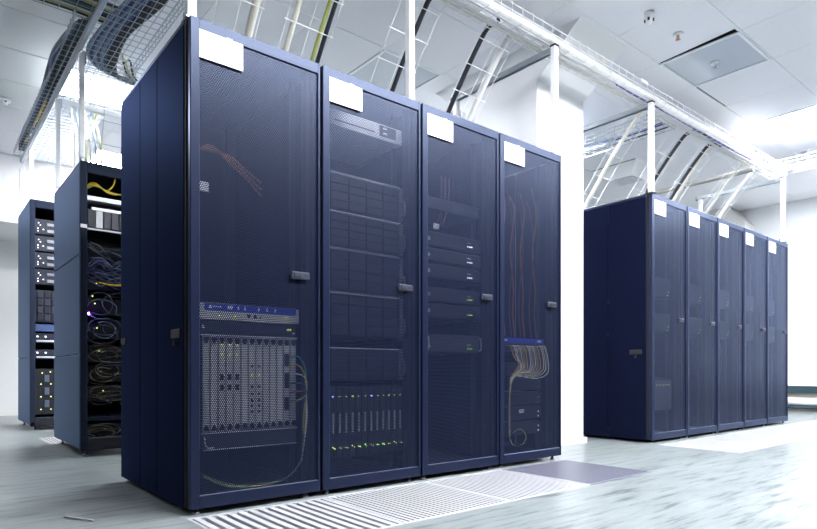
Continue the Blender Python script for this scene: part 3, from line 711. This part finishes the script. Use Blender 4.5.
# ------------------------------------------------------------------ equipment in the taller rack
FXR = XR-0.06
for k in range(4):
    zb = 1.93-k*0.165
    t = thing('rack_server', 'server with pale silver tabs at the top of the tall rack, %s from the top' % od[k], 'server', (FXR-0.2, 0.33, zb), 'silver-tabbed servers in the tall rack')
    part('body', MB().bbox(FXR-0.5, FXR, 0.066, 0.584, zb, zb+0.15, 0.003), 'unit_dark', t)
    for (y0_, y1_) in ((0.17, 0.30), (0.36, 0.48)):
        for z in (zb+0.085, zb+0.02): part('tab', MB().bbox(FXR, FXR+0.012, y0_, y1_, z, z+0.030, 0.003), 'rail_metal', t)
    leds(t, [(0.095, zb+0.03), (0.095, zb+0.055), (0.115, zb+0.09), (0.10, zb+0.11), (0.14, zb+0.05)], 'led_white', 0.004, FXR)
t = thing('drive_array', 'grey drive array halfway up the tall rack', 'storage unit', (FXR-0.2, 0.33, 1.06))
part('body', MB().bbox(FXR-0.5, FXR-0.01, 0.066, 0.584, 1.06, 1.38, 0.003), 'unit_dark', t)
for r_ in range(4):
    for c_ in range(8):
        y, z = 0.085+c_*0.061, 1.07+r_*0.076
        part('drive_tray', MB().bbox(FXR-0.01, FXR+0.002, y+0.006, y+0.05, z+0.006, z+0.07, 0.003), 'unit_mid' if (r_+c_) % 2 else 'blade_grey', t)
single('blank_panel', MB().bbox(FXR-0.02, FXR, 0.066, 0.584, 0.97, 1.04, 0.003), 'blue_cable', 'blue blanking panel below the drive array of the tall rack', 'panel')
t = thing('power_unit', 'power unit with pale sockets at the bottom of the tall rack', 'power unit', (FXR-0.2, 0.33, 0.15))
part('body', MB().bbox(FXR-0.5, FXR, 0.066, 0.584, 0.15, 0.60, 0.003), 'inner', t)
for r_ in range(3):
    for c_ in range(5):
        part('socket', MB().bbox(FXR, FXR+0.012, 0.15+c_*0.085, 0.19+c_*0.085, 0.22+r_*0.125, 0.29+r_*0.125, 0.003), 'slate_cable', t)
leds(t, [(0.12+0.085*c_, 0.20+0.125*r_) for r_ in range(3) for c_ in range(5)]+[(0.13, 0.56), (0.2, 0.57)], 'led_yellow', 0.005, FXR)
for k, zb in enumerate((0.86, 0.70)):
    t = thing('rack_server', '%s of two dark servers with a silver strip low in the tall rack' % ('upper', 'lower')[k], 'server', (FXR-0.2, 0.33, zb), 'silver-striped servers in the tall rack')
    part('body', MB().bbox(FXR-0.5, FXR, 0.066, 0.584, zb, zb+0.09, 0.003), 'unit_dark', t)
    part('strip', MB().bbox(FXR, FXR+0.01, 0.08, 0.57, zb+0.005, zb+0.025, 0.003), 'silver', t)
    leds(t, [(0.09, zb+0.06), (0.16, zb+0.06)], 'led_white', 0.006, FXR)

# ------------------------------------------------------------------ overhead: strut posts and bars, wire trays
def strut_box(mb, x0, x1, y0, y1, z0, z1): return mb.box(x0, x1, y0, y1, z0, z1)
def portal(xf, y, xb, zt, label, m='zinc', z0=2.0, bar=True, cap=True):
    t = thing('support_frame', label, 'support frame', (xf, y, z0), 'strut frames standing on the cabinets')
    h = 0.019
    part('post', MB().bbox(xf-h, xf+h, y-h, y+h, z0, zt, 0.003), m, t)
    part('bracket', MB().box(xf-0.04, xf+0.03, y-0.027, y+0.03, z0, z0+0.006).box(xf-0.03, xf-h-0.002, y-0.02, y-0.012, z0+0.006, z0+0.04), 'zinc_dark' if y < 0.1 else 'black_plastic', t)
    if bar:
        part('post', MB().bbox(xb-h, xb+h, y-h, y+h, z0, zt-0.04, 0.003), m, t)
        b_ = part('crossbar', MB().box(xb-0.04, xf-h, y-0.018, y-0.014, zt-0.036, zt).box(xb-0.04, xf-h, y+0.014, y+0.018, zt-0.036, zt).box(xb-0.04, xf-h, y-0.014, y+0.014, zt-0.006, zt), 'zinc_dark', t)
        part('end_cap', MB().bbox(xb-0.05, xb-0.04, y-0.022, y+0.022, zt-0.044, zt+0.002, 0.003), 'black_plastic', b_)
    if cap: part('cap', MB().bbox(xf-h-0.004, xf+h+0.004, y-h-0.004, y+h+0.004, zt, zt+0.012, 0.003), 'black_plastic', t)
    return t
portal(-0.05, 2.44, -0.98, 2.735, 'white strut frame on the end cabinet of the near row')
portal(-0.05, 1.19, -0.98, 2.735, 'single white strut post on the near row, above the gap of its middle two cabinets', bar=False)
portal(-0.05, 3.70, -0.97, 2.725, 'white strut frame on the first cabinet of the far row')
portal(-0.05, 6.56, -0.95, 2.715, 'white strut frame on the last cabinet of the far row')
portal(-0.05, 0.03, -0.98, 2.735, 'white strut post on the corner of the nearest cabinet', bar=False)

def tray(a, b, horiz, x0, x1, z, hgt, label, pitch=0.10, nl=4, m='wire', r=0.0028, group='wire cable trays'):
    # wire basket tray running from a to b along axis horiz (0 = X, 1 = Y), its width from x0 to x1
    P = (lambda s_, w_, zz: (w_, s_, zz)) if horiz == 1 else (lambda s_, w_, zz: (s_, w_, zz))
    t = thing('cable_tray', label, 'cable tray', P((a+b)/2, (x0+x1)/2, z), group)
    mb = MB()
    for k in range(nl):
        w_ = x0+(x1-x0)*k/(nl-1); mb.rod(P(a, w_, z), P(b, w_, z), r)
    for w_ in (x0, x1):
        for zz in (z+hgt*0.5, z+hgt): mb.rod(P(a, w_, zz), P(b, w_, zz), r*1.15)
    part('long_wire', mb, m, t, 'stuff')
    mb = MB(); n_ = int(abs(b-a)/pitch)
    for k in range(n_+1):
        s_ = a+(b-a)*k/n_
        mb.rod(P(s_, x0, z-r), P(s_, x1, z-r), r); mb.rod(P(s_, x0-r, z), P(s_, x0-r, z+hgt+0.012), r); mb.rod(P(s_, x1+r, z), P(s_, x1+r, z+hgt+0.012), r)
    part('cross_wire', mb, m, t, 'stuff')
    return t
ZT = 2.755
tray(-0.02, 6.62, 1, -0.205, -0.035, ZT, 0.09, 'long wire cable tray running above both cabinet rows', 0.10, 5)
for k, (x, r_, m, nm_) in enumerate(((-0.085, 0.030, 'white_cable', 'thick white cable bundle in the long tray'), (-0.155, 0.018, 'white_cable', 'thinner white cable in the long tray above the cabinets'), (-0.185, 0.013, 'cream_cable', 'cream cable along the rear edge of the long tray'))):
    pts = [(x+random.uniform(-.008, .008), y, ZT+r_+0.004+random.uniform(0, .006)) for y in [i*0.42 for i in range(0, 16)]]
    if k == 0: pts = [p_ for p_ in pts if p_[1] < 5.9]
    single('tray_cable', MB().tube(spline(pts, 4), r_, 8), m, nm_, 'cable')
single('tray_cable', MB().tube(spline([(-0.115, 3.3+i*0.4, ZT+0.012+random.uniform(0, .01)) for i in range(9)], 4), 0.008, 6), 'purple_cable', 'violet-blue cable in the long tray above the far row', 'cable')
single('tray_cable', MB().tube(spline([(-0.13+0.01*math.sin(i), 4.6+i*0.12, ZT+0.016) for i in range(6)], 4), 0.014, 6), 'black_cable', 'short black cable lying in the long tray above the far row', 'cable')
single('tray_tag', MB().box(-0.036, -0.032, 3.52, 3.62, 2.835, 2.86), 'paper', 'white tag on the side of the long cable tray near the far row', 'tag')
# cross trays
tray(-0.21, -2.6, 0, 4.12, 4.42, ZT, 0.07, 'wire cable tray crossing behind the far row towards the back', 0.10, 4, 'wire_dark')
single('tray_cable', MB().tube(spline([(-0.25-i*0.3, 4.27+0.01*math.sin(i*2), ZT+0.02) for i in range(8)], 4), 0.014, 8), 'blue_cable', 'dark blue cable in the cross tray behind the column', 'cable')
single('tray_cable', MB().tube(spline([(-0.25-i*0.3, 4.36+0.01*math.sin(i*2), ZT+0.012) for i in range(8)], 4), 0.008, 8), 'black_cable', 'thin black cable in the cross tray behind the column', 'cable')
tray(-0.03, 3.2, 0, 6.28, 6.58, ZT, 0.075, 'wire cable tray crossing towards the right at the end of the far row', 0.10, 4)
single('tray_cable', MB().tube(spline([(-0.05+i*0.3, 6.40+0.012*math.sin(i*2), ZT+0.014) for i in range(10)], 4), 0.009, 6), 'purple_cable', 'violet-blue cable in the right-hand cross tray', 'cable')
single('tray_cable', MB().tube(spline([(-0.05+i*0.3, 6.46+0.012*math.sin(i*2), ZT+0.014) for i in range(10)], 4), 0.009, 6), 'white_cable', 'white cable in the right-hand cross tray', 'cable')
single('conduit', MB().tube([(-0.14, 6.0, 2.715), (-3.0, 6.0, 2.715)], 0.026, 10), 'pipe_tan', 'round tan conduit crossing under the long tray above the far row', 'conduit')

# waterfall ladders from the tray down to the cabinet tops
def fall_path(y, x0, x1, zt, zb, dy=0.0):
    return spline([(x0+0.06, y, zt), (x0-0.02, y, zt-0.004), (x0-0.09, y+dy*0.2, zt-0.055), (x0+(x1-x0)*0.45, y+dy*0.5, zt-0.055-(zt-zb-0.055)*0.33), (x0+(x1-x0)*0.8, y+dy*0.85, zb+(zt-zb)*0.22), (x1, y+dy, zb)], 6)
def waterfall(y0, y1, x0, x1, label, m='wire', zb=2.0, rung=0.13, n_=3):
    t = thing('cable_waterfall', label, 'cable ladder', (x1, (y0+y1)/2, zb), 'wire drops from the tray to the cabinet tops')
    mb = MB()
    for k in range(n_):
        mb.tube(fall_path(y0+(y1-y0)*k/(n_-1), x0, x1, ZT, zb), 0.0028, 4)
    part('side_wire', mb, m, t, 'stuff')
    pa, pb = fall_path(y0, x0, x1, ZT, zb), fall_path(y1, x0, x1, ZT, zb)
    mb = MB(); acc = 0
    for i in range(1, len(pa)):
        acc += (pa[i]-pa[i-1]).length
        if acc > rung: acc = 0; mb.rod(pa[i]-Vector((0, 0.012, 0)), pb[i]+Vector((0, 0.012, 0)), 0.003)
    part('rung', mb, m, t, 'stuff')
    return t
XF0, XF1 = -0.20, -0.86
drops = [(0.33, 0.56, 'wire drop ladder over the nearest cabinet', (('cream_cable', 0.53, 0.022, 'thick pale cable dropping to the nearest cabinet'),)),
         (0.70, 0.98, 'wire drop ladder over the second near cabinet', (('cream_cable', 0.75, 0.017, 'cream cable dropping to the second near cabinet'), ('olive_cable', 0.915, 0.012, 'olive cable dropping to the second near cabinet'), ('black_cable', 0.95, 0.013, 'black cable dropping to the second near cabinet'))),
         (1.32, 1.60, 'wire drop ladder over the third near cabinet', (('black_cable', 1.50, 0.015, 'black cable dropping to the third near cabinet'),)),
         (1.95, 2.24, 'wire drop ladder over the end cabinet of the near row', (('black_cable', 1.99, 0.016, 'black cable dropping to the end cabinet of the near row'), ('white_cable', 2.19, 0.022, 'thick white cable dropping to the end cabinet of the near row'))),
         (3.78, 4.02, 'wire drop ladder over the first far cabinet', (('cream_cable', 3.9, 0.016, 'cream cable dropping to the first far cabinet'),)),
         (4.42, 4.72, 'wire drop ladder over the second far cabinet', (('black_cable', 4.68, 0.016, 'black cable dropping to the second far cabinet'),)),
         (5.02, 5.28, 'wire drop ladder over the middle far cabinet', (('black_cable', 5.13, 0.016, 'black cable dropping to the middle far cabinet'), ('cream_cable', 5.2, 0.016, 'cream cable dropping to the middle far cabinet'))),
         (5.75, 5.95, 'wire drop ladder over the fourth far cabinet', (('cream_cable', 5.93, 0.010, 'thin cream cable dropping to the fourth far cabinet'),)),
         (6.15, 6.34, 'wire drop ladder over the last far cabinet', (('white_cable', 6.27, 0.020, 'thick white cable dropping to the last far cabinet'),))]
for (ya, yb, lb, cs) in drops:
    waterfall(ya, yb, XF0, XF1, lb)
    for (m, y, r_, cl) in cs:
        pts = fall_path(y, XF0, XF1, ZT+r_+0.004, 2.0, 0.0)
        pts = [p_+Vector((0.0, 0, r_*0.6)) for p_ in pts[:-1]]+[pts[-1]]
        single('drop_cable', MB().tube(pts, r_, 8), m, cl, 'cable')

# left: strut bar along X, broad tray with blue cables, cable trunks
t = thing('support_frame', 'long grey strut bar spanning from the nearest cabinet to the far left rack', 'support frame', (-2.4, 0.0, 2.69))
part('bar', MB().bbox(-4.78, -0.075, -0.017, 0.017, 2.692, 2.730, 0.006), 'zinc_dark', t)
part('bar', MB().bbox(-2.945, -2.90, 0.025, 0.70, 2.66, 2.70, 0.003), 'zinc', t)
for (x, z0) in ((-2.06, 2.0), (-2.92, 2.0), (-4.33, 2.25), (-5.0, 2.25)):
    part('post', MB().bbox(x-0.017, x+0.017, 0.003, 0.037, z0, 2.692, 0.003), 'zinc', t)
    part('bracket', MB().box(x-0.026, x+0.026, 0.037, 0.043, 2.62, 2.692), 'zinc_dark', t)
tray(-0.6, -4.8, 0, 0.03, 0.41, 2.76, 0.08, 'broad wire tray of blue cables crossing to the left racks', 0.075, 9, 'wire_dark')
for k in range(9):
    y = 0.10+0.018*k; m = 'black_cable' if k > 5 else 'blue_cable' if k % 2 else 'steel_blue_cable'
    pts = [(-0.55, y+0.10, 2.775), (-0.95, y+0.08, 2.775), (-1.35, y+0.045+0.01*math.sin(k), 2.778), (-1.75, y-0.01, 2.775), (-2.1, y-0.03+0.004*k, 2.775), (-2.28-0.01*k, y+0.02+0.004*k, 2.775), (-2.40-0.006*k, y+0.14, 2.775), (-2.42-0.006*k, y+0.40, 2.775), (-2.42, y+0.8, 2.775)]
    single('tray_cable', MB().tube(spline(pts, 6), 0.0125 if k < 6 else 0.015, 7), m, {'black_cable': 'black cable curving', 'blue_cable': 'dark blue cable curving', 'steel_blue_cable': 'pale blue cable curving'}[m]+' through the broad tray above the left racks', 'cable', 'curving cables in the broad tray')
for k in range(5):
    y = 0.30+0.014*k
    single('tray_cable', MB().tube(spline([(-2.0-0.05*k, y-0.05, 2.775), (-2.2, y+0.0, 2.772+0.01*k), (-2.35, y+0.07, 2.772), (-2.45, y+0.2, 2.772), (-2.46, y+0.5, 2.772)], 6), 0.007, 6), ('cream_cable', 'black_cable', 'olive_cable')[k % 3], ('cream', 'thin black', 'olive')[k % 3]+' cable turning off at the corner of the broad tray', 'cable', 'thin cables at the tray corner')
tray(0.03, 1.6, 1, -2.62, -2.30, 2.755, 0.07, 'wire tray running back over the open rack behind the nearest cabinet', 0.075, 6, 'wire_dark')
# thick dark trunk of cables along the strut
random.seed(11)
for k in range(14):
    y = -0.008-0.017*(k % 4); z = 2.760+0.022*(k//4)+random.uniform(0, .01)
    m = ('black_cable', 'teal_cable', 'black_cable', 'blue_cable', 'teal_cable', 'black_cable', 'olive_cable')[k % 7]
    pts = [(-1.75-0.02*k, y+0.02, z+0.01)]+[(-2.1-0.28*i, y+random.uniform(-.007, .007)-(0.010*(k % 4)*math.exp(-((i-1.2)/1.3)**2)), z+random.uniform(-.006, .012)) for i in range(9)]+[(-4.6, y+0.02, z)]
    cn = {'black_cable': 'black', 'teal_cable': 'dark teal', 'blue_cable': 'dark blue', 'olive_cable': 'olive'}[m]
    single('trunk_cable', MB().tube(spline(pts, 4), 0.012, 6), m, '%s cable in the thick trunk along the strut bar at upper left' % cn, 'cable', 'thick cable trunk at upper left')
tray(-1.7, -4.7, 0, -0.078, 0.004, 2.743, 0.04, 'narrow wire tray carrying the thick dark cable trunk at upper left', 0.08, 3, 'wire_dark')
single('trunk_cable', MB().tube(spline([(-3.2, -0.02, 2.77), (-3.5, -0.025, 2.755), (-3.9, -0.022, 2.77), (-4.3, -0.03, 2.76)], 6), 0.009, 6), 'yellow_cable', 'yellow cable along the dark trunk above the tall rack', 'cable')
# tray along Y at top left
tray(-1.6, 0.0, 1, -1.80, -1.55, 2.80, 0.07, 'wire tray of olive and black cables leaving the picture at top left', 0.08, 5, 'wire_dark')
for k in range(9):
    x = -1.785+0.026*k; m = ('black_cable', 'olive_cable', 'cream_cable', 'black_cable', 'teal_cable')[k % 5]
    cn = {'black_cable': 'black', 'olive_cable': 'olive', 'cream_cable': 'cream', 'teal_cable': 'dark teal'}[m]
    single('tray_cable', MB().tube(spline([(x, -1.5, 2.815), (x+0.01, -0.9, 2.82), (x, -0.4, 2.815), (x+0.005, -0.1, 2.815), (x+0.02, 0.05, 2.80), (x+0.02, 0.2, 2.79)], 5), 0.012, 6), m, '%s cable in the tray leaving the picture at top left' % cn, 'cable', 'cables in the top left tray')
# drops to the open rack and the tall rack
waterfall(0.12, 0.40, -2.38, -2.75, 'wire drop ladder over the open rack behind the nearest cabinet', 'wire_dark')
for k in range(6):
    y = 0.15+0.04*k
    single('drop_cable', MB().tube([p_+Vector((0, 0, 0.012)) for p_ in fall_path(y, -3.05-0.02*k, -3.0-0.02*k if False else -2.98, ZT, 2.02)], 0.009, 6), ('cream_cable', 'steel_blue_cable', 'olive_cable')[k % 3], ('cream', 'pale blue', 'olive')[k % 3]+' cable dropping behind the open rack', 'cable', 'cables dropping behind the open rack')
# debris on the floor
single('debris_stick', MB().tube(spline([(-0.299, -0.376, 0.004), (-0.23, -0.345, 0.005), (-0.159, -0.305, 0.004)], 4), 0.004, 6), 'pipe_tan', 'thin dark stick lying on the floor before the nearest cabinet', 'stick')
